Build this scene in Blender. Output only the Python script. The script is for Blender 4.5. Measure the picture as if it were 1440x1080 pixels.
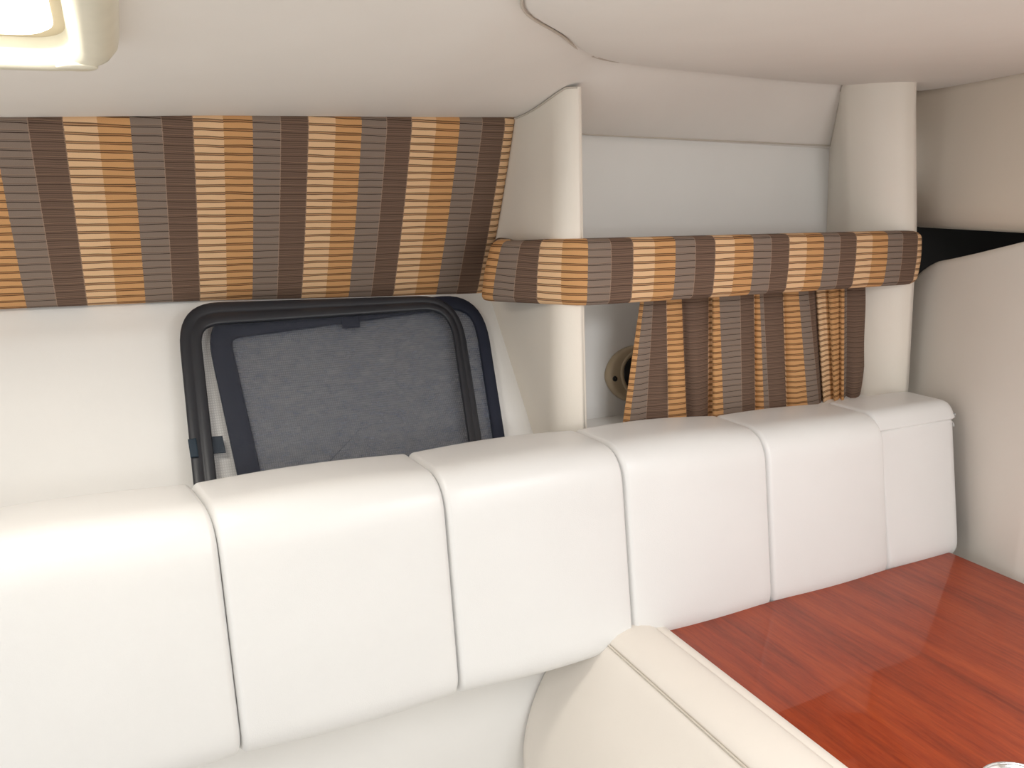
import bpy, math, random
from mathutils import Vector
random.seed(7)
for o in list(bpy.data.objects): bpy.data.objects.remove(o)
S = bpy.context.scene
COL = S.collection

# ------------------------------------------------------------------ camera
FPX = 1143.0
PITCH = math.atan(262/FPX)
YAW = math.pi/2 - math.atan(2420/math.hypot(FPX, 262))
CAM = Vector((0, 0, 1.32))
cd = bpy.data.cameras.new('camera'); co = bpy.data.objects.new('camera', cd); COL.objects.link(co)
cd.sensor_width = 36; cd.lens = FPX/1440*36; cd.clip_start = .01
co.location = CAM; co.rotation_euler = (math.pi/2-PITCH, 0, -YAW)
S.camera = co

# ------------------------------------------------------------------ world, lights, exposure
w = bpy.data.worlds.new('world'); S.world = w; w.use_nodes = True
bgn = w.node_tree.nodes['Background']
bgn.inputs[0].default_value = (.97, .985, 1.0, 1); bgn.inputs[1].default_value = 1.35
def area(name, loc, target, sx, sy, power, col):
    l = bpy.data.lights.new(name, 'AREA'); l.shape = 'RECTANGLE'; l.size = sx; l.size_y = sy
    l.energy = power; l.color = col
    o = bpy.data.objects.new(name, l); COL.objects.link(o); o.location = loc
    o.rotation_euler = (Vector(target)-Vector(loc)).to_track_quat('-Z', 'Y').to_euler()
    return o
# daylight on the viewer's side: the deck hatch on the cabin's centreline and the window in the
# opposite hull side (twin of the one behind the valance); open sky reaches in from the open aft end
area('deck_hatch_offscreen', (.75, .05, 1.47), (.75, .0501, .0), .5, .5, 7.2, (.965, .985, 1.0))
area('side_window_offscreen', (.75, -1.02, 1.25), (.75, 0, 1.25), 1.0, .3, 4.6, (.965, .985, 1.0))
S.view_settings.view_transform = 'Standard'; S.view_settings.look = 'None'
S.view_settings.exposure = -0.06; S.view_settings.gamma = 1; S.view_settings.use_curve_mapping = False

# ------------------------------------------------------------------ pixel -> place helpers (1440 x 1080)
Fh = Vector((math.sin(YAW), math.cos(YAW), 0)); Rt = Vector((math.cos(YAW), -math.sin(YAW), 0)); Zu = Vector((0, 0, 1))
FW = math.cos(PITCH)*Fh - math.sin(PITCH)*Zu; UP = math.sin(PITCH)*Fh + math.cos(PITCH)*Zu
def ray(u, v): return FPX*FW + (u-720)*Rt - (v-540)*UP
def onY(u, v, y): d = ray(u, v); return CAM + d*(y/d.y)
def onX(u, v, x): d = ray(u, v); return CAM + d*(x/d.x)
def onZ(u, v, z): d = ray(u, v); return CAM + d*((z-CAM.z)/d.z)
def onP(u, v, p0, n): d = ray(u, v); return CAM + d*((Vector(p0)-CAM).dot(n)/d.dot(n))

def interp(tab, x):
    if x <= tab[0][0]: return tab[0][1]
    for (a, b), (c, d) in zip(tab, tab[1:]):
        if x <= c: return b+(d-b)*(x-a)/(c-a)
    return tab[-1][1]
def sstep(a, b, x):
    t = min(1, max(0, (x-a)/(b-a))); return t*t*(3-2*t)

# ------------------------------------------------------------------ materials
def new_mat(name):
    m = bpy.data.materials.new(name); m.use_nodes = True
    nt = m.node_tree; return m, nt, nt.nodes['Principled BSDF']
def N(nt, t, **k):
    n = nt.nodes.new(t)
    for a, b in k.items(): setattr(n, a, b)
    return n
def math_n(nt, op, a, b=None, c=None):
    n = N(nt, 'ShaderNodeMath', operation=op)
    for i, x in enumerate((a, b, c)):
        if x is None: continue
        if isinstance(x, (int, float)): n.inputs[i].default_value = x
        else: nt.links.new(x, n.inputs[i])
    return n.outputs[0]
def mix_c(nt, f, a, b, mode='MIX'):
    n = N(nt, 'ShaderNodeMix', data_type='RGBA', blend_type=mode)
    for s, x in ((n.inputs[0], f), (n.inputs[6], a), (n.inputs[7], b)):
        if isinstance(x, (int, float)): s.default_value = x
        elif isinstance(x, tuple): s.default_value = x
        else: nt.links.new(x, s)
    return n.outputs[2]
def bump(nt, bs, height, strength, dist=.001):
    b = N(nt, 'ShaderNodeBump'); b.inputs['Strength'].default_value = strength; b.inputs['Distance'].default_value = dist
    nt.links.new(height, b.inputs['Height']); nt.links.new(b.outputs[0], bs.inputs['Normal'])
def srgb(r, g, b):
    f = lambda c: (c/255/12.92) if c/255 <= .04045 else ((c/255+.055)/1.055)**2.4
    return (f(r), f(g), f(b), 1)
def vinyl(name, col, rough=.5, var=.03, bstr=.12, scale=900):
    m, nt, bs = new_mat(name)
    tc = N(nt, 'ShaderNodeTexCoord')
    n1 = N(nt, 'ShaderNodeTexNoise'); n1.inputs['Scale'].default_value = 9; n1.inputs['Detail'].default_value = 3
    nt.links.new(tc.outputs['Object'], n1.inputs['Vector'])
    c = mix_c(nt, n1.outputs[0], tuple(x*(1-var) for x in col[:3])+(1,), tuple(min(1, x*(1+var)) for x in col[:3])+(1,))
    nt.links.new(c, bs.inputs['Base Color'])
    bs.inputs['Roughness'].default_value = rough
    bs.inputs['Specular IOR Level'].default_value = .5 if name.startswith('ivory') else .35
    v = N(nt, 'ShaderNodeTexVoronoi'); v.inputs['Scale'].default_value = scale
    nt.links.new(tc.outputs['Object'], v.inputs['Vector'])
    n2 = N(nt, 'ShaderNodeTexNoise'); n2.inputs['Scale'].default_value = 45; n2.inputs['Detail'].default_value = 4
    nt.links.new(tc.outputs['Object'], n2.inputs['Vector'])
    hh = math_n(nt, 'MULTIPLY_ADD', n2.outputs[0], 2.2, math_n(nt, 'MULTIPLY', v.outputs['Distance'], 1.0))
    bump(nt, bs, hh, bstr, .0006)
    return m
def plain(name, col, rough=.5, metal=0, emis=None, es=0):
    m, nt, bs = new_mat(name)
    tc = N(nt, 'ShaderNodeTexCoord'); n1 = N(nt, 'ShaderNodeTexNoise'); n1.inputs['Scale'].default_value = 60
    nt.links.new(tc.outputs['Object'], n1.inputs['Vector'])
    c = mix_c(nt, n1.outputs[0], tuple(x*.94 for x in col[:3])+(1,), tuple(min(1, x*1.06) for x in col[:3])+(1,))
    nt.links.new(c, bs.inputs['Base Color'])
    bs.inputs['Roughness'].default_value = rough; bs.inputs['Metallic'].default_value = metal
    if emis:
        bs.inputs['Emission Color'].default_value = emis; bs.inputs['Emission Strength'].default_value = es
    return m

M = {}
M['sofa'] = vinyl('ivory_sofa_vinyl', (.77, .765, .75, 1), .34)
M['wall'] = vinyl('cream_wall_vinyl', (.82, .81, .785, 1), .55, scale=1200)
M['recess'] = vinyl('grey_cream_wall_vinyl', (.82, .81, .785, 1), .5, scale=1200)
M['pillar'] = vinyl('cream_pillar_vinyl', (.83, .77, .68, 1), .40)
M['head'] = vinyl('headliner_vinyl', (.84, .80, .75, 1), .6, scale=1500)
M['arm'] = vinyl('cream_cushion_vinyl', (.79, .73, .655, 1), .45)
M['bulk'] = vinyl('tan_bulkhead_vinyl', (.80, .71, .60, 1), .6)
M['bulk_low'] = vinyl('cream_bulkhead_vinyl', (.82, .765, .69, 1), .55)
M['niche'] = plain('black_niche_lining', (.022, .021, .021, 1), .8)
M['floor'] = plain('cabin_sole', (.78, .74, .68, 1), .7)
M['piping'] = plain('cream_piping', (.62, .56, .48, 1), .5)
M['seam'] = plain('taupe_seam_shade', (.58, .52, .45, 1), .6)  # darker than the vinyl: added cords that draw the shade of the seams

def fabric():
    m, nt, bs = new_mat('striped_woven_fabric')
    uv = N(nt, 'ShaderNodeUVMap'); sep = N(nt, 'ShaderNodeSeparateXYZ'); nt.links.new(uv.outputs[0], sep.inputs[0])
    nz = N(nt, 'ShaderNodeTexNoise'); nz.inputs['Scale'].default_value = 3; nz.inputs['Detail'].default_value = 2
    nt.links.new(uv.outputs[0], nz.inputs['Vector'])
    u = math_n(nt, 'MULTIPLY_ADD', math_n(nt, 'SUBTRACT', nz.outputs[0], .5), .05, sep.outputs[0])
    v = sep.outputs[1]
    fu = math_n(nt, 'FRACT', math_n(nt, 'MULTIPLY', u, .25))
    r = N(nt, 'ShaderNodeValToRGB'); r.color_ramp.interpolation = 'CONSTANT'
    e = r.color_ramp.elements
    e[0].position = 0; e[0].color = srgb(136, 120, 108)
    e[1].position = .25; e[1].color = srgb(115, 93, 79)
    x = e.new(.5); x.color = srgb(227, 188, 146)
    x = e.new(.75); x.color = srgb(207, 157, 106)
    nt.links.new(fu, r.inputs[0])
    col = r.outputs[0]
    islight = math_n(nt, 'GREATER_THAN', fu, .5)
    isbrown = math_n(nt, 'MULTIPLY', math_n(nt, 'GREATER_THAN', fu, .25), math_n(nt, 'LESS_THAN', fu, .5))
    isgrey = math_n(nt, 'LESS_THAN', fu, .25)
    # the weave wanders a little in every stripe
    nzl = N(nt, 'ShaderNodeTexNoise'); nzl.inputs['Scale'].default_value = .9; nzl.inputs['Detail'].default_value = 1
    nt.links.new(uv.outputs[0], nzl.inputs['Vector'])
    fl = math_n(nt, 'FLOOR', u)
    vj = math_n(nt, 'ADD', v, math_n(nt, 'MULTIPLY', math_n(nt, 'SUBTRACT', nzl.outputs[0], .5), .25))
    vj = math_n(nt, 'ADD', vj, math_n(nt, 'MULTIPLY', math_n(nt, 'SINE', math_n(nt, 'MULTIPLY', fl, 2.1)), .04))
    fv = math_n(nt, 'FRACT', vj)
    def pulse(src, c, wd):
        return math_n(nt, 'LESS_THAN', math_n(nt, 'ABSOLUTE', math_n(nt, 'SUBTRACT', src, c)), wd)
    dbl = math_n(nt, 'MAXIMUM', pulse(fv, .38, .06), pulse(fv, .62, .06))
    gap = pulse(fv, .5, .14)
    sgl = math_n(nt, 'MAXIMUM', pulse(fv, .42, .045), math_n(nt, 'MULTIPLY', pulse(fv, .60, .03), .45))
    f3 = math_n(nt, 'FRACT', math_n(nt, 'MULTIPLY', vj, 4))
    fine = math_n(nt, 'MULTIPLY', pulse(f3, .5, .12), .45)
    # light stripes: a tan gap between two dark threads
    col = mix_c(nt, math_n(nt, 'MULTIPLY', math_n(nt, 'MULTIPLY', islight, gap), .55), col, srgb(150, 100, 58))
    col = mix_c(nt, math_n(nt, 'MULTIPLY', math_n(nt, 'MULTIPLY', islight, dbl), .78), col, srgb(72, 48, 34))
    col = mix_c(nt, math_n(nt, 'MULTIPLY', isgrey, sgl), col, srgb(58, 44, 38))
    dk = math_n(nt, 'MAXIMUM', fine, math_n(nt, 'MULTIPLY', pulse(fv, .42, .04), .7))
    col = mix_c(nt, math_n(nt, 'MULTIPLY', isbrown, dk), col, srgb(56, 40, 32))
    # thin tan thread along each line on the brown stripes and pale thread at stripe edges
    th = math_n(nt, 'MULTIPLY', math_n(nt, 'SUBTRACT', 1, islight), math_n(nt, 'MULTIPLY', pulse(fv, .69, .025), .45))
    col = mix_c(nt, th, col, srgb(168, 132, 104))
    eg = math_n(nt, 'FRACT', u)
    edge = math_n(nt, 'MULTIPLY', pulse(eg, .985, .015), math_n(nt, 'MULTIPLY', math_n(nt, 'SUBTRACT', 1, islight), .5))
    col = mix_c(nt, edge, col, srgb(170, 140, 118))
    wv = N(nt, 'ShaderNodeTexNoise'); wv.inputs['Scale'].default_value = 14; wv.inputs['Detail'].default_value = 4
    mp = N(nt, 'ShaderNodeMapping'); mp.inputs['Scale'].default_value = (3, .9, 1)
    nt.links.new(uv.outputs[0], mp.inputs[0]); nt.links.new(mp.outputs[0], wv.inputs['Vector'])
    col = mix_c(nt, 1.0, col, mix_c(nt, wv.outputs[0], (.84, .84, .84, 1), (1.14, 1.14, 1.14, 1)), 'MULTIPLY')
    nt.links.new(col, bs.inputs['Base Color'])
    bs.inputs['Roughness'].default_value = .8; bs.inputs['Specular IOR Level'].default_value = .2
    h = math_n(nt, 'SUBTRACT', wv.outputs[0], math_n(nt, 'MULTIPLY', sgl, .8))
    bump(nt, bs, h, .35, .0008)
    return m
M['fabric'] = fabric()

def wood():
    m, nt, bs = new_mat('glossy_mahogany')
    tc = N(nt, 'ShaderNodeTexCoord')
    def noise(scale, vec_scale, det=4, rough=.6, dist=0):
        mp = N(nt, 'ShaderNodeMapping'); mp.inputs['Scale'].default_value = vec_scale
        mp.inputs['Rotation'].default_value = (0, 0, math.radians(-7))
        nt.links.new(tc.outputs['Object'], mp.inputs[0])
        n = N(nt, 'ShaderNodeTexNoise'); n.inputs['Scale'].default_value = scale; n.inputs['Detail'].default_value = det
        n.inputs['Roughness'].default_value = rough; n.inputs['Distortion'].default_value = dist
        nt.links.new(mp.outputs[0], n.inputs['Vector']); return n.outputs[0]
    a = noise(7, (5, .45, 1), 3, .5, .3)
    b = noise(30, (6, .35, 1), 4, .6)
    c = noise(120, (4, .5, 1), 3, .6, .6)
    r = N(nt, 'ShaderNodeValToRGB'); e = r.color_ramp.elements
    e[0].position = .36; e[0].color = srgb(122, 34, 16)
    e[1].position = .64; e[1].color = srgb(214, 96, 42)
    x = e.new(.5); x.color = srgb(182, 66, 28)
    nt.links.new(a, r.inputs[0])
    col = mix_c(nt, .55, r.outputs[0], mix_c(nt, math_n(nt, 'MULTIPLY_ADD', math_n(nt, 'SUBTRACT', b, .5), 2.0, .5), srgb(132, 40, 18), srgb(216, 98, 46)))
    col = mix_c(nt, .22, col, mix_c(nt, math_n(nt, 'MULTIPLY_ADD', math_n(nt, 'SUBTRACT', c, .5), 2.0, .5), srgb(126, 36, 16), srgb(226, 112, 58)))
    col = mix_c(nt, 1.0, col, (.56, .49, .44, 1), 'MULTIPLY')
    nt.links.new(col, bs.inputs['Base Color'])
    bs.inputs['Roughness'].default_value = .4; bs.inputs['Specular IOR Level'].default_value = .2
    bs.inputs['Coat Weight'].default_value = .45; bs.inputs['Coat Roughness'].default_value = .03
    return m
M['wood'] = wood()

def mesh_cloth(name, col, alpha, alpha_var):
    m, nt, bs = new_mat(name)
    uv = N(nt, 'ShaderNodeUVMap')
    mp = N(nt, 'ShaderNodeMapping'); mp.inputs['Scale'].default_value = (1, 3.0, 1); mp.inputs['Rotation'].default_value = (0, 0, math.radians(24))
    nt.links.new(uv.outputs[0], mp.inputs[0])
    n = N(nt, 'ShaderNodeTexNoise'); n.inputs['Scale'].default_value = 55; n.inputs['Detail'].default_value = 5; n.inputs['Distortion'].default_value = .8
    n.inputs['Roughness'].default_value = .65
    nt.links.new(mp.outputs[0], n.inputs['Vector'])
    c = mix_c(nt, n.outputs[0], tuple(x*.35 for x in col[:3])+(1,), tuple(min(1, x*1.65) for x in col[:3])+(1,))
    sep = N(nt, 'ShaderNodeSeparateXYZ'); nt.links.new(uv.outputs[0], sep.inputs[0])
    def thread(s):
        f = math_n(nt, 'FRACT', math_n(nt, 'MULTIPLY', s, 330)); return math_n(nt, 'LESS_THAN', f, .34)
    g = math_n(nt, 'MAXIMUM', thread(sep.outputs[0]), thread(sep.outputs[1]))
    nt.links.new(c, bs.inputs['Base Color']); bs.inputs['Roughness'].default_value = .7
    base = math_n(nt, 'MULTIPLY_ADD', math_n(nt, 'SUBTRACT', n.outputs[0], .5), alpha_var, alpha)
    al = math_n(nt, 'ADD', base, math_n(nt, 'MULTIPLY', math_n(nt, 'SUBTRACT', g, .56), .16))
    nt.links.new(al, bs.inputs['Alpha'])
    return m
M['mesh_a'] = mesh_cloth('grey_screen_mesh', (.085, .092, .112, 1), .19, .06)
M['mesh_b'] = mesh_cloth('slate_screen_mesh', (.075, .092, .135, 1), .60, .60)
M['frame_a'] = plain('charcoal_rubber_frame', (.017, .019, .025, 1), .42)
M['frame_b'] = plain('navy_webbing', (.006, .010, .026, 1), .75)
M['strap'] = plain('blue_black_strap', (.012, .026, .042, 1), .7)
M['bezel'] = plain('ivory_lamp_plastic', (.78, .74, .60, 1), .35)
M['amber'] = plain('tan_lamp_rim_plastic', (.70, .60, .42, 1), .5)
M['lens'] = plain('lamp_lens', (.9, .9, .85, 1), .3, emis=(1, .95, .84, 1), es=2.4)
M['plate'] = plain('tan_plate_plastic', (.47, .38, .26, 1), .45)
M['hole'] = plain('hole_dark_and_screw_black', (.018, .018, .018, 1), .5)  # black of the screws, and painted darkness for the hole in the plate
M['chrome'] = plain('polished_steel', (.80, .84, .88, 1), .12, metal=1)
M['steel'] = plain('brushed_steel', (.6, .6, .6, 1), .3, metal=1)

# ------------------------------------------------------------------ object helpers
def link_mesh(name, verts, faces, mat, parent=None, uvs=None, smooth=True):
    me = bpy.data.meshes.new(name); me.from_pydata([tuple(v) for v in verts], [], faces)
    me.materials.append(mat)
    if uvs:
        ul = me.uv_layers.new(name='UVMap')
        for lp in me.loops: ul.data[lp.index].uv = uvs[lp.vertex_index]
    if smooth: me.polygons.foreach_set('use_smooth', [True]*len(me.polygons))
    me.update()
    o = bpy.data.objects.new(name, me); COL.objects.link(o)
    if parent:
        o.parent = parent
        o.matrix_parent_inverse = parent.matrix_basis.inverted()
    return o
def tag(o, label=None, cat=None, group=None, kind=None):
    for k, v in (('label', label), ('category', cat), ('group', group), ('kind', kind)):
        if v: o[k] = v
    return o
def empty(name, loc, label=None, cat=None, kind=None):
    o = bpy.data.objects.new(name, None); COL.objects.link(o); o.location = loc; o.empty_display_size = .05
    return tag(o, label, cat, None, kind)
def grid(P, cu=False, cv=False):
    """P[i][j] -> verts, faces; closed in i (cu) or j (cv)"""
    n, m = len(P), len(P[0]); V = [p for row in P for p in row]; F = []
    for i in range(n if cu else n-1):
        for j in range(m if cv else m-1):
            a, b = i, (i+1) % n; c, d = j, (j+1) % m
            F.append((a*m+c, b*m+c, b*m+d, a*m+d))
    return V, F
def gobj(name, P, mat, parent=None, uv=None, cu=False, cv=False, caps=False, smooth=True, flip=False):
    V, F = grid(P, cu, cv)
    if caps:
        m = len(P[0]); n = len(P)
        F.append(tuple(range(m))[::-1]); F.append(tuple((n-1)*m+j for j in range(m)))
    if flip: F = [f[::-1] for f in F]
    uvs = [q for row in uv for q in row] if uv else None
    return link_mesh(name, V, F, mat, parent, uvs, smooth)
def fillet(pts, rads, n=6):
    """closed 2D polygon with rounded corners"""
    out = []; k = len(pts)
    for i in range(k):
        p0, p1, p2 = (Vector(pts[(i+q) % k]) for q in (-1, 0, 1)); r = rads[i]
        a = (p0-p1).normalized(); b = (p2-p1).normalized()
        ang = a.angle(b); t = min(r/math.tan(ang/2), .48*min((p0-p1).length, (p2-p1).length))
        s, e = p1+a*t, p1+b*t
        for j in range(n+1):
            f = j/n
            out.append((s*(1-f)+p1*f)*(1-f)+(p1*(1-f)+e*f)*f)
    return out
def densify(poly, step):
    out = []; k = len(poly)
    for i in range(k):
        a, b = Vector(poly[i]), Vector(poly[(i+1) % k]); n = max(1, int((b-a).length/step))
        for j in range(n): out.append(a+(b-a)*j/n)
    return out
def normals2(poly):
    k = len(poly); A = sum(poly[i].x*poly[(i+1) % k].y-poly[(i+1) % k].x*poly[i].y for i in range(k))
    s = 1 if A > 0 else -1; out = []
    for i in range(k):
        t = (poly[(i+1) % k]-poly[i-1]); t = Vector((t.y, -t.x))*s
        out.append(t.normalized() if t.length > 1e-9 else Vector((0, 0)))
    return out
def catmull(pts, n=8):
    P = [Vector(p) for p in pts]; out = []
    for i in range(len(P)-1):
        a = P[max(i-1, 0)]; b = P[i]; c = P[i+1]; d = P[min(i+2, len(P)-1)]
        for j in range(n):
            t = j/n
            out.append(.5*((2*b)+(c-a)*t+(2*a-5*b+4*c-d)*t*t+(3*b-a-3*c+d)*t**3))
    out.append(P[-1]); return out
def box(name, lo, hi, mat, parent=None, bev=.004):
    m = bpy.data.meshes.new(name)
    x0, y0, z0 = lo; x1, y1, z1 = hi
    base = densify(fillet([(x0, y0), (x1, y0), (x1, y1), (x0, y1)], [bev*2]*4, 3), 9)
    nr = normals2(base); rows = []
    for z, ins in ((z0, bev), (z0+bev*.3, bev*.3), (z0+bev, 0), (z1-bev, 0), (z1-bev*.3, bev*.3), (z1, bev)):
        rows.append([(p.x-q.x*ins, p.y-q.y*ins, z) for p, q in zip(base, nr)])
    bpy.data.meshes.remove(m)
    return gobj(name, rows, mat, parent, cv=True, caps=True, smooth=False)
def pillow(c00, c10, c11, c01, nrm, rad, depth, nx=24, ny=16):
    """soft padded patch: bilinear quad whose rim turns back by depth"""
    c00, c10, c11, c01 = map(Vector, (c00, c10, c11, c01)); nrm = Vector(nrm).normalized()
    W = ((c10-c00).length+(c11-c01).length)/2; H = ((c01-c00).length+(c11-c10).length)/2
    def samples(n, L):
        s = [0, rad*.08, rad*.25, rad*.5, rad]
        s += [rad+(L-2*rad)*i/n for i in range(1, n)]
        return s+[L-x for x in (rad, rad*.5, rad*.25, rad*.08, 0)]
    P = []
    for a in samples(nx, W):
        row = []
        for b in samples(ny, H):
            u, v = a/W, b/H
            p = (c00*(1-u)+c10*u)*(1-v)+(c01*(1-u)+c11*u)*v
            d = min(a, W-a, b, H-b)
            k = 0 if d >= rad else 1-math.sqrt(max(0, 1-((rad-d)/rad)**2))
            row.append(p-nrm*depth*k)
        P.append(row)
    return P

# ================================================================== THE SETTING
Y0 = 1.2
ZL = [(-1.2, 1.40), (-.1, 1.415), (.14, 1.427), (.44, 1.437), (.60, 1.443), (.64, 1.43), (.71, 1.421), (1.28, 1.412), (1.7, 1.41)]
EDGE = [(.347, .693, 1.490), (.46, .825, 1.495), (.614, .984, 1.503), (.864, 1.072, 1.512), (1.058, 1.124, 1.517), (1.29, 1.140, 1.520)]
DU = [(-.1, .60)]+[(e[0], Y0-e[1]) for e in EDGE]
ZU = [(-.3, 1.482)]+[(e[0], e[2]) for e in EDGE]
EX = [(.3, 1.6), (.62, 1.6), (.9, 1.15), (1.3, 1.0)]
def ceil_z(x, y):
    d = Y0-y; du = interp(DU, x); zl = interp(ZL, x); zu = interp(ZU, x)
    s = d/du
    if s <= 0: return zl
    if s <= 1: return zl+(zu-zl)*s**interp(EX, x)
    return zu+.0015+.05*min(.25, d-du)+.01*max(0, d-du-.25)
def on_ceil(u, v):
    d = ray(u, v); lo, hi = 0.05, 3.0
    for k in range(400):
        t = lo+(hi-lo)*k/400; p = CAM+d.normalized()*t
        if p.z > ceil_z(p.x, p.y): return p
    return p

# -- ceiling: sloping headliner and the padded overhead panel that laps it
xs = [-1.2+2.85*i/140 for i in range(141)]
ys = [-1.0+1.6*i/30 for i in range(30)]+[.6+.6*i/90 for i in range(91)]+[1.24, 1.36]
P = [[Vector((x, y, ceil_z(x, y)-(max(0, y-1.2)*.1))) for y in ys] for x in xs]
ceiling = tag(gobj('ceiling', P, M['head'], flip=True), 'cream padded headliner sloping up from the striped valance', kind='structure')
edge = catmull([(.27, -1.0, 1.49), (.27, -.3, 1.49), (.28, .3, 1.49), (.302, .52, 1.489)]+EDGE+[(1.45, 1.145, 1.521), (1.66, 1.145, 1.522)], 10)
apex = Vector((1.66, -1.0, 1.5))
P = []
for e in edge:
    row = []; L = (apex-e).length; dr = (apex-e).normalized(); dip = .016-.010*sstep(.6, 1.25, e.x)
    for d in [-.02, 0, .001, .004, .01, .02, .035, .055, .08, .11, .14]+[.14+(L-.14)*k/14 for k in range(1, 15)]:
        R = .14
        q = e+dr*max(d, 0) if d < L else apex.copy()
        k = 1 if d >= R else (math.sqrt(max(0, 1-((R-d)/R)**2)) if d > 0 else 0)
        z = e.z - dip*k + (.02 if d < 0 else 0)
        row.append(Vector((q.x, q.y, z)))
    P.append(row)
tag(gobj('padded_panel', P, M['head'], ceiling), 'padded overhead panel with a rounded curved edge')

# -- back wall: hull side flares out to the deck edge, then slopes in behind the valance
SL = .817
def wall_y(z): return 1.128+SL*(z-.946)
prof = [(.935, .0), (.935, .66), (.935, .690), (1.022, .693), (1.022, .838), (wall_y(.84)+.002, .842)]
prof += [(wall_y(z), z) for z in [.86+.02*i for i in range(15)]]
prof += [(1.335, 1.17), (1.338, 1.2), (1.30, 1.3), (1.255, 1.4), (1.235, 1.46)]
P = [[Vector((x, y, z)) for (y, z) in prof[3:]] for x in [-1.2+.05*i for i in range(37)]]
wall_back = tag(gobj('wall_back', P, M['wall'], flip=False), 'cream vinyl hull side wall leaning outward behind the sofa', kind='structure')
# lower wall goes on under the sofa back, behind the table
P = [[Vector((x, y, z)) for (y, z) in prof[:5]] for x in (-1.2, -.6, 0, .55, .8, 1.1, 1.6)]
gobj('lower_panel', P, M['wall'], wall_back)

# -- recess between the pillars
P = pillow((.612, 1.2, 1.18), (1.34, 1.2, 1.18), (1.34, 1.2, 1.422), (.612, 1.2, 1.428), (0, -1, 0), .02, .012)
wall_recess = tag(gobj('wall_recess', P, M['recess'], flip=False), 'grey-cream padded back panel of the recess above the fabric band', kind='structure')
P = pillow((.612, 1.128, .86), (1.42, 1.128, .86), (1.42, 1.2, 1.19), (.612, 1.2, 1.19), (0, -1, .2), .02, .006)
gobj('lower_panel', P, M['recess'], wall_recess)
P = pillow((.612, 1.035, .945), (1.42, 1.035, .945), (1.42, 1.16, .952), (.612, 1.16, .952), (0, 0, 1), .012, .01, 12, 6)
gobj('sill', P, M['recess'], wall_recess)
P = [[Vector((x, 1.036, z)) for z in (.84, .94)] for x in (.612, 1.42)]
gobj('sill_front', P, M['recess'], wall_recess)

# -- padded pillars
def pillar(name, plan, z0, mat, label, n=16, topz=None):
    """plan(z) -> list of (x, y)"""
    P = []
    for i in range(n+1):
        t = i/n; row = []
        for j in range(len(plan(z0))):
            zt = 1.47
            for _ in range(2):
                z = z0+t*(zt-z0); x, y = plan(z)[j]; zt = topz(x, y)
            z = z0+t*(zt-z0)
            row.append(Vector((x, y, z)))
        P.append(row)
    return tag(gobj(name, P, mat, cv=False), label, kind='structure')
def plan_generic(back, flc, rx, ry, xr, yf, yb):
    """left face from back to front, elliptic left-front corner, tight right corner, right face"""
    out = []
    bx, by = back
    sx, sy = flc, yf+ry
    for k in range(7): out.append((bx+(sx-bx)*k/7, by+(sy-by)*k/7))
    for k in range(15):
        a = math.pi/2*k/14
        out.append((sx+rx*(1-math.cos(a)), sy-ry*math.sin(a)))
    r = .006
    for k in range(6):
        a = math.pi/2*k/5
        out.append((xr-r+r*math.sin(a), yf+r-r*math.cos(a)))
    out.append((xr, yf+.05)); out.append((xr, yb))
    return out
def plan_a(z):
    xr = interp([(.8, .642), (.95, .634), (1.16, .624), (1.47, .612)], z)
    return plan_generic((.585, 1.34), .585, xr-.006-.585, .042, xr, 1.036, 1.26)
def plan_b(z):
    xr = interp([(.8, 1.352), (.95, 1.343), (1.26, 1.318), (1.51, 1.275)], z)
    fl = xr-.072
    return plan_generic((1.29, 1.25), fl, .066, .095, xr, 1.028, 1.26)
topA = lambda x, y: min(1.4705, ceil_z(x, y)-.001)
pillar('trim_1', plan_a, .80, M['pillar'], 'cream padded pillar between the wide valance and the recess', topz=topA)
pillar('trim_2', plan_b, .80, M['pillar'], 'cream padded pillar beside the dark niche', topz=lambda x, y: min(1.522, ceil_z(x, y)+.002))
# tube helper, also for the seam shade cords at pillar heads
def tube(name, pts, r, mat, parent=None, n=8, closed=False):
    pts = [Vector(p) for p in pts]; P = []; k = len(pts)
    for i, p in enumerate(pts):
        a = pts[(i-1) % k] if closed else pts[max(i-1, 0)]; b = pts[(i+1) % k] if closed else pts[min(i+1, k-1)]
        t = (b-a).normalized(); ref = Vector((0, 0, 1)) if abs(t.z) < .9 else Vector((1, 0, 0))
        s = t.cross(ref).normalized(); q = s.cross(t)
        P.append([p+(s*math.cos(2*math.pi*j/n)+q*math.sin(2*math.pi*j/n))*r for j in range(n)])
    return gobj(name, P, mat, parent, cu=closed, cv=True, caps=not closed)

# -- bulkhead at the right-hand end: lower panel, dark open niche, upper panel
RS = .3
def rwx(y): return 1.285+RS*(y-.75) if y > .75 else 1.285+.02*(y-.75)
RN = Vector((1, -RS, 0)).normalized()
def onRW(u, v, off=0): return onP(u, v, Vector((1.285, .75, 0))+RN*off, RN)
tops = [onRW(*q) for q in ((1277, 398), (1288, 386), (1295, 379.7), (1304, 373.5), (1315, 368), (1333, 364.5), (1367, 357), (1440, 339))]
tops = [(p.y, p.z) for p in tops][::-1]
slope = (tops[0][1]-tops[1][1])/(tops[0][0]-tops[1][0])
tops = [(-.6, 1.40), (.2, min(1.40, tops[0][1]+slope*(.2-tops[0][0])))]+tops
tops += [(1.10, tops[-1][1]-.05), (1.2, tops[-1][1]-.06)]
P = []
for y in [-.6, -.2, .2, .5, .7]+[.75+.008*i for i in range(57)]:
    zt = interp(tops, y); x = rwx(y)
    P.append([Vector((x, y, z)) for z in (0, .3, .6, .8, 1.0, zt-.05, zt-.012)]+[Vector((x+.002, y, zt-.004)), Vector((x+.008, y, zt)), Vector((x+.03, y, zt+.001))])
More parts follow.
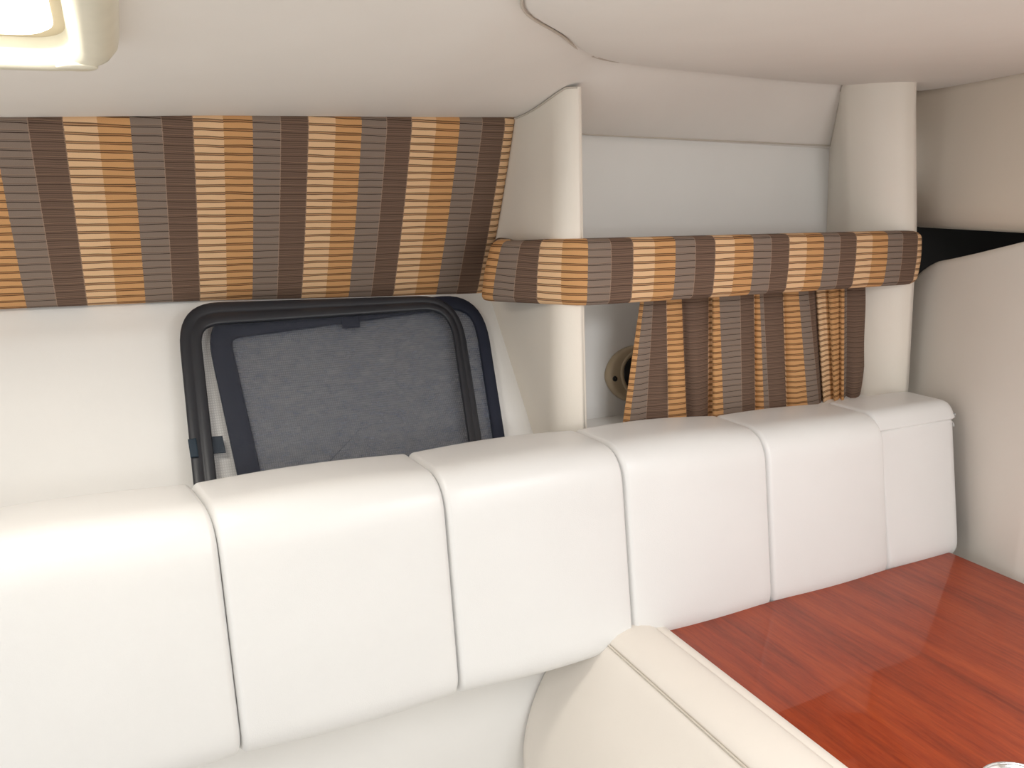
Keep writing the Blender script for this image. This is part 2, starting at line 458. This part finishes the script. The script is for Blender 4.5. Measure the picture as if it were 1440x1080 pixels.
wall_right = tag(gobj('wall_right', P, M['bulk_low'], flip=True), 'cream bulkhead at the end of the table, its top edge rising toward the cabin', kind='structure')
# upper padded panel
zb = 1.262
sec = [(.16, zb+.05), (.09, zb+.004), (.05, zb), (.02, zb+.006), (.005, zb+.02), (0, zb+.045)]+[(0, zb+.045+.022*i) for i in range(1, 11)]+[(.002, 1.515), (.010, 1.525)]
P = []
for y in [-.6+.05*i for i in range(37)]:
    P.append([Vector((rwx(y)+.012+d, y, z)) for d, z in sec])
gobj('upper_panel', P, M['bulk'], wall_right, flip=True)
# niche lining
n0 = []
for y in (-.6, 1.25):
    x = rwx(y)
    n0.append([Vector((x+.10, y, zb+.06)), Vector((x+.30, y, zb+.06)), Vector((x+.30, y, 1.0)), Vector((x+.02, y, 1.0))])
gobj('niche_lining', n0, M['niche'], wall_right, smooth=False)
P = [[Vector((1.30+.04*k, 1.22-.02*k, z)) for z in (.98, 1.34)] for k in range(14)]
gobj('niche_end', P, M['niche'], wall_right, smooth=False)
# far side of the cabin, behind the viewer
P = [[Vector((x, y, z)) for y, z in ((-1.15, 0), (-1.12, .8), (-1.05, 1.5))] for x in (-1.2, 0, 1.0, 1.66)]
tag(gobj('wall_front', P, M['wall'], smooth=False), 'cream wall on the far side of the cabin', kind='structure')
# floor
fl = [[Vector((x, y, 0)) for y in (-1.6, .0, .94)] for x in (-1.2, 0, 1.6)]
tag(gobj('floor', fl, M['floor'], smooth=False, flip=True), kind='structure')

# ================================================================== SOFA BACK
sofa = empty('sofa_backrest', (.5, .95, .70), 'long ivory vinyl sofa back bolster divided by stitched seams', 'sofa back')
sofa_sec = densify(fillet([(.842, .700), (.887, .987), (1.014, .984), (1.014, .70)], [.035, .055, .016, .01], 9), .02)
def ztilt(x, z): return z-.016*sstep(.55, 1.1, x)*max(0, (z-.72)/.26)
def puffy(name, sec, xl, xr, mat, parent, rl=.008, rr=.008, dl=.012, dr=.012, puff=.0045):
    """closed section swept along X between two seams; the rim at each seam turns in"""
    sec = [Vector(p) for p in sec]; nr = normals2(sec); P = []
    def S_(r): return [0, r*.06, r*.2, r*.45, r*.75, r]
    n = 14
    ts = [('l', s) for s in S_(rl)]+[('m', k/n) for k in range(1, n)]+[('r', s) for s in S_(rr)[::-1]]
    for kind, s in ts:
        row = []
        for p, q in zip(sec, nr):
            f = (p.x-.85)/.15
            a = xl[0]+(xl[1]-xl[0])*f; b = xr[0]+(xr[1]-xr[0])*f
            if kind == 'l': x = a+s; ins = dl*(1-math.sqrt(max(0, 1-((rl-s)/rl)**2)))
            elif kind == 'r': x = b-s; ins = dr*(1-math.sqrt(max(0, 1-((rr-s)/rr)**2)))
            else: x = a+rl+(b-rr-a-rl)*s; ins = 0
            t = (x-a)/(b-a)
            o = puff*math.sin(math.pi*t)-ins
            y, z = p.x+q.x*o, p.y+q.y*o
            row.append(Vector((x, y, ztilt(x, z))))
        P.append(row)
    return gobj(name, P, mat, parent, cv=True, caps=True, flip=False)
seams = [(-.475, -.49), (-.212, -.225), (.075, .057), (.339, .331), (.600, .591), (.853, .856), (1.104, 1.108)]
for a, b in zip(seams, seams[1:]):
    puffy('cushion_panel', sofa_sec, a, b, M['sofa'], sofa)
# end section: a front piece and a top piece sewn along the crest
cr = (.8965, .957)
front = densify(fillet([(.842, .700), cr, (.945, .953), (.945, .70)], [.035, .006, .01, .01], 8), .02)
i_top = densify(fillet([(.8968, .9595), (.915, .988), (1.014, .984), (1.014, .946), (.91, .946)], [.002, .035, .012, .006, .004], 8), .02)
puffy('end_front_panel', front, seams[-1], (1.288, 1.328), M['sofa'], sofa, rr=.022, dr=.016, puff=.003)
puffy('end_top_panel', i_top, seams[-1], (1.300, 1.318), M['sofa'], sofa, rr=.022, dr=.010, puff=.002)

# ================================================================== TABLE SIDE CUSHION
cush = empty('seat_cushion', (.56, .55, 0), 'reclined cream seat-end cushion running along the side of the wood table', 'cushion')
side = [(.556, .722), (.546, .712), (.525, .684), (.50, .648), (.482, .61), (.470, .57), (.465, .53), (.467, .49), (.475, .455), (.49, .42), (.50, .38), (.50, .02), (.60, .02), (.60, .70)]
topp = [(.558, .721), (.560, .728), (.572, .735), (.59, .739), (.61, .7395), (.625, .736), (.634, .731), (.636, .724), (.634, .70), (.60, .70), (.57, .70)]
def sweepY(name, sec, y0, y1, mat, parent, rad=.03, ins=.02):
    sec = [Vector(p) for p in sec]; nr = normals2(sec); P = []
    S_ = [0, rad*.1, rad*.3, rad*.6, rad]
    for y in [y0+s for s in S_]+[y0+rad+(y1-y0-2*rad)*k/10 for k in range(1, 10)]+[y1-s for s in S_[::-1]]:
        d = min(y-y0, y1-y); k = 0 if d >= rad else 1-math.sqrt(max(0, 1-((rad-d)/rad)**2))
        P.append([Vector((p.x-q.x*ins*k, y, p.y-q.y*ins*k)) for p, q in zip(sec, nr)])
    return gobj(name, P, mat, parent, cv=True, caps=True)
sside = catmull([Vector(p) for p in side[:11]], 4)+[Vector(p) for p in side[11:]]
sweepY('side_panel', sside, .02, .934, M['arm'], cush, .03, .008)
sweepY('top_panel', topp, .02, .872, M['arm'], cush, .03, .008)
strip = [(.630, .726), (.634, .7305), (.650, .7285), (.652, .7235), (.650, .71), (.632, .70)]
sweepY('edge_strip', strip, .02, .862, M['arm'], cush, .008, .003)
tube('piping', [(.5565, .03+.0855*k, .7235) for k in range(11)], .0013, M['piping'], cush)

# ================================================================== TABLE
tbl = empty('wood_table', (.95, .45, 0), 'glossy reddish mahogany table pushed against the ivory sofa back', 'table')
box('table_top', (.652, .02, .690), (1.257, .850, .720), M['wood'], tbl, .003)
tube('pedestal_leg', [(.95, .40, z) for z in (.015, .2, .45, .692)], .035, M['steel'], tbl, 24)
def lathe(name, prof, c, mat, parent=None, n=48, caps=False):
    P = [[Vector((c[0]+r*math.cos(2*math.pi*j/n), c[1]+r*math.sin(2*math.pi*j/n), c[2]+z)) for j in range(n)] for r, z in prof]
    return gobj(name, P, mat, parent, cv=True, caps=caps)
lathe('base', [(.16, 0), (.16, .008), (.15, .014), (.05, .02), (.037, .03)], (.95, .40, 0), M['steel'], tbl)
dish = empty('steel_dish', (.776, .407, .72), 'small round polished metal dish standing on the wood tabletop', 'dish')
lathe('bowl', [(.001, .003), (.028, .003), (.034, .006), (.038, .013), (.0405, .017), (.0430, .0178), (.0445, .0165), (.0445, .014), (.041, .010), (.034, .001), (.028, 0), (.001, 0)], (.776, .407, .7202), M['chrome'], dish)
tube('rim', [(.776+.0437*math.cos(a), .407+.0437*math.sin(a), .7372) for a in [2*math.pi*k/48 for k in range(48)]], .0016, M['chrome'], dish, closed=True)

# ================================================================== WIDE VALANCE
val = empty('window_valance', (.1, 1.3, 1.16), 'wide striped brown and orange fabric valance under the headliner', 'valance')
P = []; UV = []
xr_v = .586
us = [-1.1+(xr_v+1.1)*i/84 for i in range(85)]
us = us[:-1]+[xr_v-.012, xr_v-.006, xr_v-.003, xr_v-.001, xr_v]
us = sorted(set(us))
for x in us:
    row = []; ruv = []
    zt = ceil_z(x, 1.19)-.001; yt = 1.190
    zb_ = interp([(-1.1, 1.172), (-.15, 1.165), (.13, 1.1625), (.48, 1.151), (.59, 1.146)], x); yb = 1.315
    L = math.hypot(yb-yt, zt-zb_)
    ks = [-.03, -.005, 0, .003, .01, .02]+[.02+(L-.05)*k/18 for k in range(1, 19)]+[L-.02, L-.008, L-.003, L, L, L+.0]
    for n_, s in enumerate(ks):
        sc = min(max(s, 0), L); f = sc/L
        y = yt+(yb-yt)*f; z = zt+(zb_-zt)*f
        d = min(sc, L-sc, (xr_v-x)*1.5); R = .02
        back = 0 if d >= R else .010*(1-math.sqrt(max(0, 1-((R-d)/R)**2)))
        sag = -.006*math.sin(math.pi*f)
        nb = Vector((0, .93, .37))
        p = Vector((x, y+sag, z))+nb*back
        if n_ >= len(ks)-2: p += nb*(.012 if n_ == len(ks)-1 else .005)
        if n_ == 0: p += nb*.012
        row.append(p); ruv.append(((x+.041)/.038+2+40, (z)/.0104))
    P.append(row); UV.append(ruv)
fv = gobj('valance_fabric', P, M['fabric'], val, UV, flip=True)
M['hem'] = plain('brown_hem_tape', (.06, .038, .027, 1), .8)
tube('hem', [r[-2]+Vector((0, -.001, .0008)) for r in P], .0018, M['hem'], val, 6)
# ================================================================== FABRIC BAND ACROSS THE RECESS
band = empty('fabric_band', (.95, 1.02, 1.165), 'narrow striped fabric covered band spanning the two pillars above the curtain', 'valance')
path = [(.578, 1.266), (.560, 1.225), (.545, 1.193), (.536, 1.180), (.531, 1.169), (.533, 1.157), (.541, 1.138), (.551, 1.114), (.562, 1.088)]
path += [(.572, 1.064), (.582, 1.046), (.592, 1.033), (.602, 1.0245), (.612, 1.0190), (.622, 1.0158)]
path += [(.64+.025*k, 1.015) for k in range(0, 27)]
for k in range(9):
    a = math.pi/2*k/8
    path.append((1.305+.022*math.sin(a), 1.015+.022*(1-math.cos(a))))
path += [(1.327, 1.055), (1.327, 1.075)]
path = [Vector(p) for p in path]
arc = [0]
for a, b in zip(path, path[1:]): arc.append(arc[-1]+(b-a).length)
i0 = min(range(len(path)), key=lambda i: abs(path[i].x-.691)); u0 = arc[i0]+(.691-path[i0].x)
P = []; UV = []
for i, p in enumerate(path):
    t = (path[min(i+1, len(path)-1)]-path[max(i-1, 0)]).normalized(); nrm = Vector((t.y, -t.x))   # outward
    back = sstep(.11, .26, arc[i]); z0 = 1.160+.005*back; z1 = 1.2545+.0075*back; lean = .014*(1-back)*sstep(.03, .09, arc[i])
    if p.x > 1.29: sh = .006*((p.x-1.29)/.037)**2; z0 += sh; z1 -= sh
    # a soft roll over top and bottom edges
    r = .012; row = []; ruv = []
    prof = [(-.028, z0+.004), (-.028, z0)]+[(-r+r*math.sin(a), z0+r-r*math.cos(a)) for a in [math.pi/2*k/6 for k in range(7)]]
    prof += [(.002*math.sin(math.pi*k/6), z0+r+(z1-z0-2*r)*k/6) for k in range(1, 6)]
    prof += [(-r+r*math.cos(a), z1-r+r*math.sin(a)) for a in [math.pi/2*k/6 for k in range(7)]]+[(-.028, z1), (-.028, z1-.004)]
    for d, z in prof:
        q = p+nrm*d
        lf = lean*(z1-z)/(z1-z0)
        row.append(Vector((q.x-lf, q.y+lf*.9, z))); ruv.append(((arc[i]-u0)/.0382+2+40, z/.0108))
    P.append(row); UV.append(ruv)
gobj('band_fabric', P, M['fabric'], band, UV, flip=False)
box('backing_board', (.64, 1.03, 1.172), (1.30, 1.043, 1.254), M['recess'], band, .002)
# end seal of fabric at the valance side
P2 = [P[0][i] for i in range(len(P[0]))]
link_mesh('end_fold', P2, [tuple(range(len(P2)))], M['fabric'], band, [(43.5, v.z/.0108) for v in P2], False)

# ================================================================== CURTAIN
cur = empty('gathered_curtain', (1.0, 1.07, .95), 'gathered striped brown and orange curtain hanging below the fabric band', 'curtain')
# columns: pixel x at head, pixel x at foot, depth (m, + toward room), stripe coordinate
colz = [
 (903, 874, .000, 3.55), (908, 884, .006, 4.0), (914, 896, .008, 4.5), (920, 908, .004, 5.0), (929, 924, .006, 5.5), (937, 940, .008, 6.0), (937.4, 940.4, .008, 7.0),
 (948, 953, .011, 7.4), (957, 965, .012, 7.8), (958, 966, .008, 7.9), (958, 965.5, -.006, 9.0), (961, 968, -.004, 9.15), (967, 975, .004, 9.3),
 (982, 984, .006, 9.65), (996, 995, .000, 9.97), (998.5, 996.5, -.006, 10.1), (1002, 1003, -.004, 10.5), (1001.5, 1002, .008, 11.5), (1005, 1008, .011, 11.7), (1011, 1018, .010, 12.0),
 (1026, 1032, .009, 12.5), (1041, 1044, .010, 13.0), (1051, 1053, .011, 13.5), (1059, 1061, .009, 13.95), (1060, 1062, .006, 14.0), (1060.5, 1061.5, -.006, 14.4),
 (1062, 1063, .000, 15.3), (1066, 1072, .005, 15.6), (1072, 1082, .006, 16.95), (1073, 1083, .006, 17.02), (1085, 1095, .008, 17.4), (1098, 1104, .009, 17.85), (1100, 1106, .006, 17.95), (1100, 1105.5, -.006, 18.4),
 (1102, 1108, .002, 19.02), (1112, 1122, .008, 19.5), (1122, 1137, .008, 20.0), (1129, 1146, .008, 20.5), (1135, 1153, .006, 20.95), (1139, 1156, .003, 21.3), (1146, 1157, -.008, 21.9),
 (1147, 1158, -.002, 22.1), (1149, 1159, .004, 22.4), (1156, 1165, -.004, 22.8), (1164, 1173, -.008, 23.2), (1165.5, 1174.5, .004, 23.3), (1174, 1179, .000, 23.6), (1181, 1182, -.008, 23.8), (1183, 1183.5, .003, 23.85), (1187, 1186, .005, 23.95), (1189, 1188, -.008, 24.1),
 (1191, 1189, -.012, 25.0), (1200, 1192, .000, 25.4), (1212, 1197, .002, 25.7), (1219, 1200, -.002, 25.95), (1220.5, 1201, -.008, 26.0)]
P = []; UV = []
for xt, xb, dp, u in colz:
    row = []; ruv = []
    for k in range(21):
        t = k/20
        px = xt+(xb-xt)*t
        if xt > 1190: px = xt+(xb-xt)*t**2.2+3*math.sin(math.pi*t)*(1 if xt > 1195 else 0)
        py = 404-(xt-905)*.028+t*(606-404-(xb-875)*.058)
        if xt > 1190: py += 12*t
        y = 1.085-.012*t-dp*(.75+.5*t)-.002*math.sin(9*t+u)
        p = onY(px, py, y)
        row.append(p); ruv.append((u+40, p.z/.0098))
    P.append(row); UV.append(ruv)
gobj('curtain_cloth', P, M['fabric'], cur, UV)
tube('curtain_track', [(.70, 1.085, 1.192), (1.0, 1.085, 1.192), (1.285, 1.085, 1.192)], .007, M['steel'], cur)
for x in (.78, .9, 1.02, 1.14, 1.25):
    tube('curtain_ring', [(x, 1.085+.009*math.cos(a), 1.187+.011*math.sin(a)) for a in [2*math.pi*k/14 for k in range(14)]], .0012, M['steel'], cur, 6, True)

# ================================================================== MESH SCREENS
WN = Vector((0, -1, SL)).normalized()
def on_wall(x, z, off):
    """point at height z on the plane standing off the flared wall"""
    yb = wall_y(z)-off*math.sqrt(1+SL*SL)
    return Vector((x, yb, z))
def screen(name, label, quad, off, r, wd, frame_mat, mesh_mat, bead, wx):
    root = empty(name, on_wall(sum(q[0] for q in quad)/4, quad[0][1], off), label, 'screen')
    poly = densify(fillet([Vector(q) for q in quad], r, 10), .03); nr = normals2(poly); P = []
    sec = [(0, -.002), (0, .003), (.002, .0045), (wd*.45, .005), (wd*.5, .0035 if bead else .005), (wd*.55, .005), (wd-.002, .0045), (wd, .003), (wd, -.002)]
    for p, q in zip(poly, nr):
        row = []
        wf = interp(wx, p.x)
        for ins, h in sec:
            s = p-q*ins*wf; row.append(on_wall(s.x, s.y, off)+WN*h)
        P.append(row)
    gobj('screen_frame', P, frame_mat, root, cu=True, cv=True)
    inn = [p-q*(wd*interp(wx, p.x)-.004) for p, q in zip(poly, nr)]
    cx = sum(p.x for p in inn)/len(inn); cz = sum(p.y for p in inn)/len(inn)
    rows = []; uv = []
    for k in range(7):
        f = k/6
        rw = []; ru = []
        for p in inn:
            x, z = cx+(p.x-cx)*f, cz+(p.y-cz)*f
            rw.append(on_wall(x, z, off)+WN*.0006*math.sin(40*x+25*z)); ru.append((x, z))
        rows.append(rw); uv.append(ru)
    gobj('screen_mesh', rows, mesh_mat, root, uv, cv=True)
    return root
QB = [(.128, .862), (.512, .862), (.566, 1.158), (.110, 1.147)]
QA = [(.061, .858), (.466, .858), (.516, 1.159), (.074, 1.168)]
sb = screen('window_screen', 'navy framed mesh screen behind the charcoal framed one', QB, .010, [.03, .03, .062, .05], .031, M['frame_b'], M['mesh_b'], False, [(.16, 1), (.50, .62)])
sa = screen('window_screen', 'charcoal framed mesh screen leaning in front of the navy one', QA, .024, [.03, .03, .062, .06], .026, M['frame_a'], M['mesh_a'], True, [(.12, 1.12), (.46, .78)])
def patch(name, px, off, mat, parent, th=.002):
    """small flat cloth tab from four pixel corners on the plane of its screen"""
    p0 = on_wall(0, 1.0, off); c = [onP(u, v, p0, WN) for u, v in px]
    P = pillow(c[0], c[1], c[2], c[3], -WN if False else WN, .003, th, 4, 4)
    return gobj(name, P, mat, parent, flip=False)
patch('pull_tab', [(482, 461), (507, 459.5), (504, 434), (478, 436)], .0165, M['frame_b'], sb)
patch('strap', [(291, 638), (318, 636), (313, 612), (289, 614)], .0165, M['strap'], sb)
patch('strap_end', [(268, 643), (280, 642), (276, 615), (264, 617)], .0325, M['strap'], sa)

# ================================================================== WALL PLATE BEHIND THE CURTAIN
plt = empty('wall_plate', (.80, 1.17, 1.0), 'tan oval plate with a round black centre beside the gathered curtain', 'wall plate')
PN = Vector((0, -.33, .072)).normalized()      # normal of the lower recess panel
ex = Vector((1, 0, 0)); ez = ex.cross(PN).normalized()*-1
if ez.z < 0: ez = -ez
zc = 1.018; pc = Vector((.806, 1.128+.072*(zc-.86)/.33, zc))+PN*.001
def local(a, b, h): return pc+ex*a+ez*b+PN*h
outl = [Vector((.066*math.copysign(abs(math.cos(a))**.92, math.cos(a)), .050*math.copysign(abs(math.sin(a))**1.15, math.sin(a)))) for a in [2*math.pi*k/56 for k in range(56)]]
onr = normals2(outl)
rows = [[local(p.x-q.x*i, p.y-q.y*i, h) for p, q in zip(outl, onr)] for i, h in ((0, 0), (0, .006), (.002, .010), (.006, .012), (.012, .0125))]
rows += [[local(p.x*f, p.y*f, .0125-.001*(1-f)) for p in [a-b*.012 for a, b in zip(outl, onr)]] for f in (.8, .6, .01)]
gobj('plate_body', rows, M['plate'], plt, cv=True)
def disc(name, ca, cb, r, h0, h1, mat, parent, n=28):
    prof = [(r*1.0, h0), (r, h1*.6+h0*.4), (r*.93, h1), (r*.5, h1), (.0005, h1)]
    rows = [[local(ca+rr*math.cos(2*math.pi*j/n), cb+rr*math.sin(2*math.pi*j/n), h) for j in range(n)] for rr, h in prof]
    return gobj(name, rows, mat, parent, cv=True)
rg = [[local(math.cos(2*math.pi*j/40)*r, math.sin(2*math.pi*j/40)*r, h) for j in range(40)] for r, h in ((.042, .010), (.041, .0135), (.038, .015), (.035, .0135), (.034, .011))]
gobj('rim', rg, M['plate'], plt, cv=True)
disc('hole_dark_disc', 0, 0, .035, .010, .0132, M['hole'], plt)  # black disc laid in for the darkness of the open hole
for s in (-1, 1): disc('screw', s*.053, -.004, .0048, .011, .0135, M['hole'], plt)

# ================================================================== CEILING LAMP
pr = on_ceil(60, 58); pe = on_ceil(166, 8)
lc = Vector((pe.x-.135, pr.y-.115, 0)); lc.z = ceil_z(lc.x, lc.y)
lamp = empty('ceiling_lamp', lc, 'ivory framed ceiling lamp with a glowing white lens on the headliner', 'ceiling lamp')
e1 = Vector((1, 0, (ceil_z(lc.x+.1, lc.y)-ceil_z(lc.x-.1, lc.y))/.2)).normalized()
e2 = Vector((0, 1, (ceil_z(lc.x, lc.y+.11)-ceil_z(lc.x, lc.y-.11))/.22)).normalized()
dn = e2.cross(e1).normalized()
if dn.z > 0: dn = -dn
def lam(a, b, h): return lc+e1*a+e2*b+dn*(h-.006)
base = fillet([(-.135, -.115), (.135, -.115), (.135, .115), (-.135, .115)], [.045]*4, 8); base = [Vector(p) for p in base]
def ring(fx, fy, h): return [lam(p.x*fx, p.y*fy, h) for p in base]
rows = [ring(1, 1, 0), ring(1, 1, .010), ring(.985, .985, .018), ring(.94, .945, .026), ring(.88, .90, .030), ring(.80, .83, .030), ring(.74, .78, .026), ring(.715, .76, .016), ring(.71, .755, .008)]
gobj('bezel', rows, M['bezel'], lamp, cv=True)
rows = [ring(.725, .77, .0085), ring(.60, .60, .0075)]
gobj('reflector', rows, M['amber'], lamp, cv=True)
rows = [ring(.655, .66, .004), ring(.65, .655, .009), ring(.62, .62, .012), ring(.4, .4, .014), ring(.005, .005, .0145)]
gobj('lens', rows, M['lens'], lamp, cv=True)
for sx in (-1, 1):
    rows = [[lam(sx*.100+math.cos(2*math.pi*j/24)*.016*k, .090+math.sin(2*math.pi*j/24)*.009*k, h) for j in range(24)] for k, h in ((1, .026), (1, .0302), (.9, .0312), (.02, .0315))]
    gobj('screw_cover', rows, M['bezel'], lamp, cv=True)

# ================================================================== SEAM SHADE, DRAWN AS ADDED CORDS
tube('seam_shade_cord', [e+Vector((-.0012, .0012, -.0028)) for e in edge if e.x < .70], .0016, M['seam'], ceiling, 6)
tube('seam_shade_cord', [(.612+.0345*k, 1.196, ceil_z(.612+.0345*k, 1.197)) for k in range(20)], .0016, M['seam'], ceiling, 6)

# light thrown by the ceiling lamp
lo = area('ceiling_lamp_light', lam(0, 0, .0165), lam(0, 0, .3), .16, .13, 2.3, (1.0, .955, .88))

pa = plan_a(1.46)[3:21]
tube('seam_shade_cord', [(x-.0012, y-.0006, topA(x, y)-.0012) for x, y in pa], .0014, M['seam'], ceiling, 6)
xb = lambda y: 1.29-(1.29-(1.275-.072))*(1.25-y)/(1.25-1.123)
tube('seam_shade_cord', [(1.281, 1.196, z) for z in (1.18, 1.26, 1.34, 1.405)], .0014, M['seam'], wall_recess, 6)
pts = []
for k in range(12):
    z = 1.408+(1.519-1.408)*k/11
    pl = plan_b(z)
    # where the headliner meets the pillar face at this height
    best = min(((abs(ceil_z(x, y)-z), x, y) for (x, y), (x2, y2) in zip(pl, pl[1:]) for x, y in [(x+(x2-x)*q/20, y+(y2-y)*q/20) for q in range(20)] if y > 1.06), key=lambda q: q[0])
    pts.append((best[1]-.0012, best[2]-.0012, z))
tube('seam_shade_cord', pts, .0014, M['seam'], ceiling, 6)
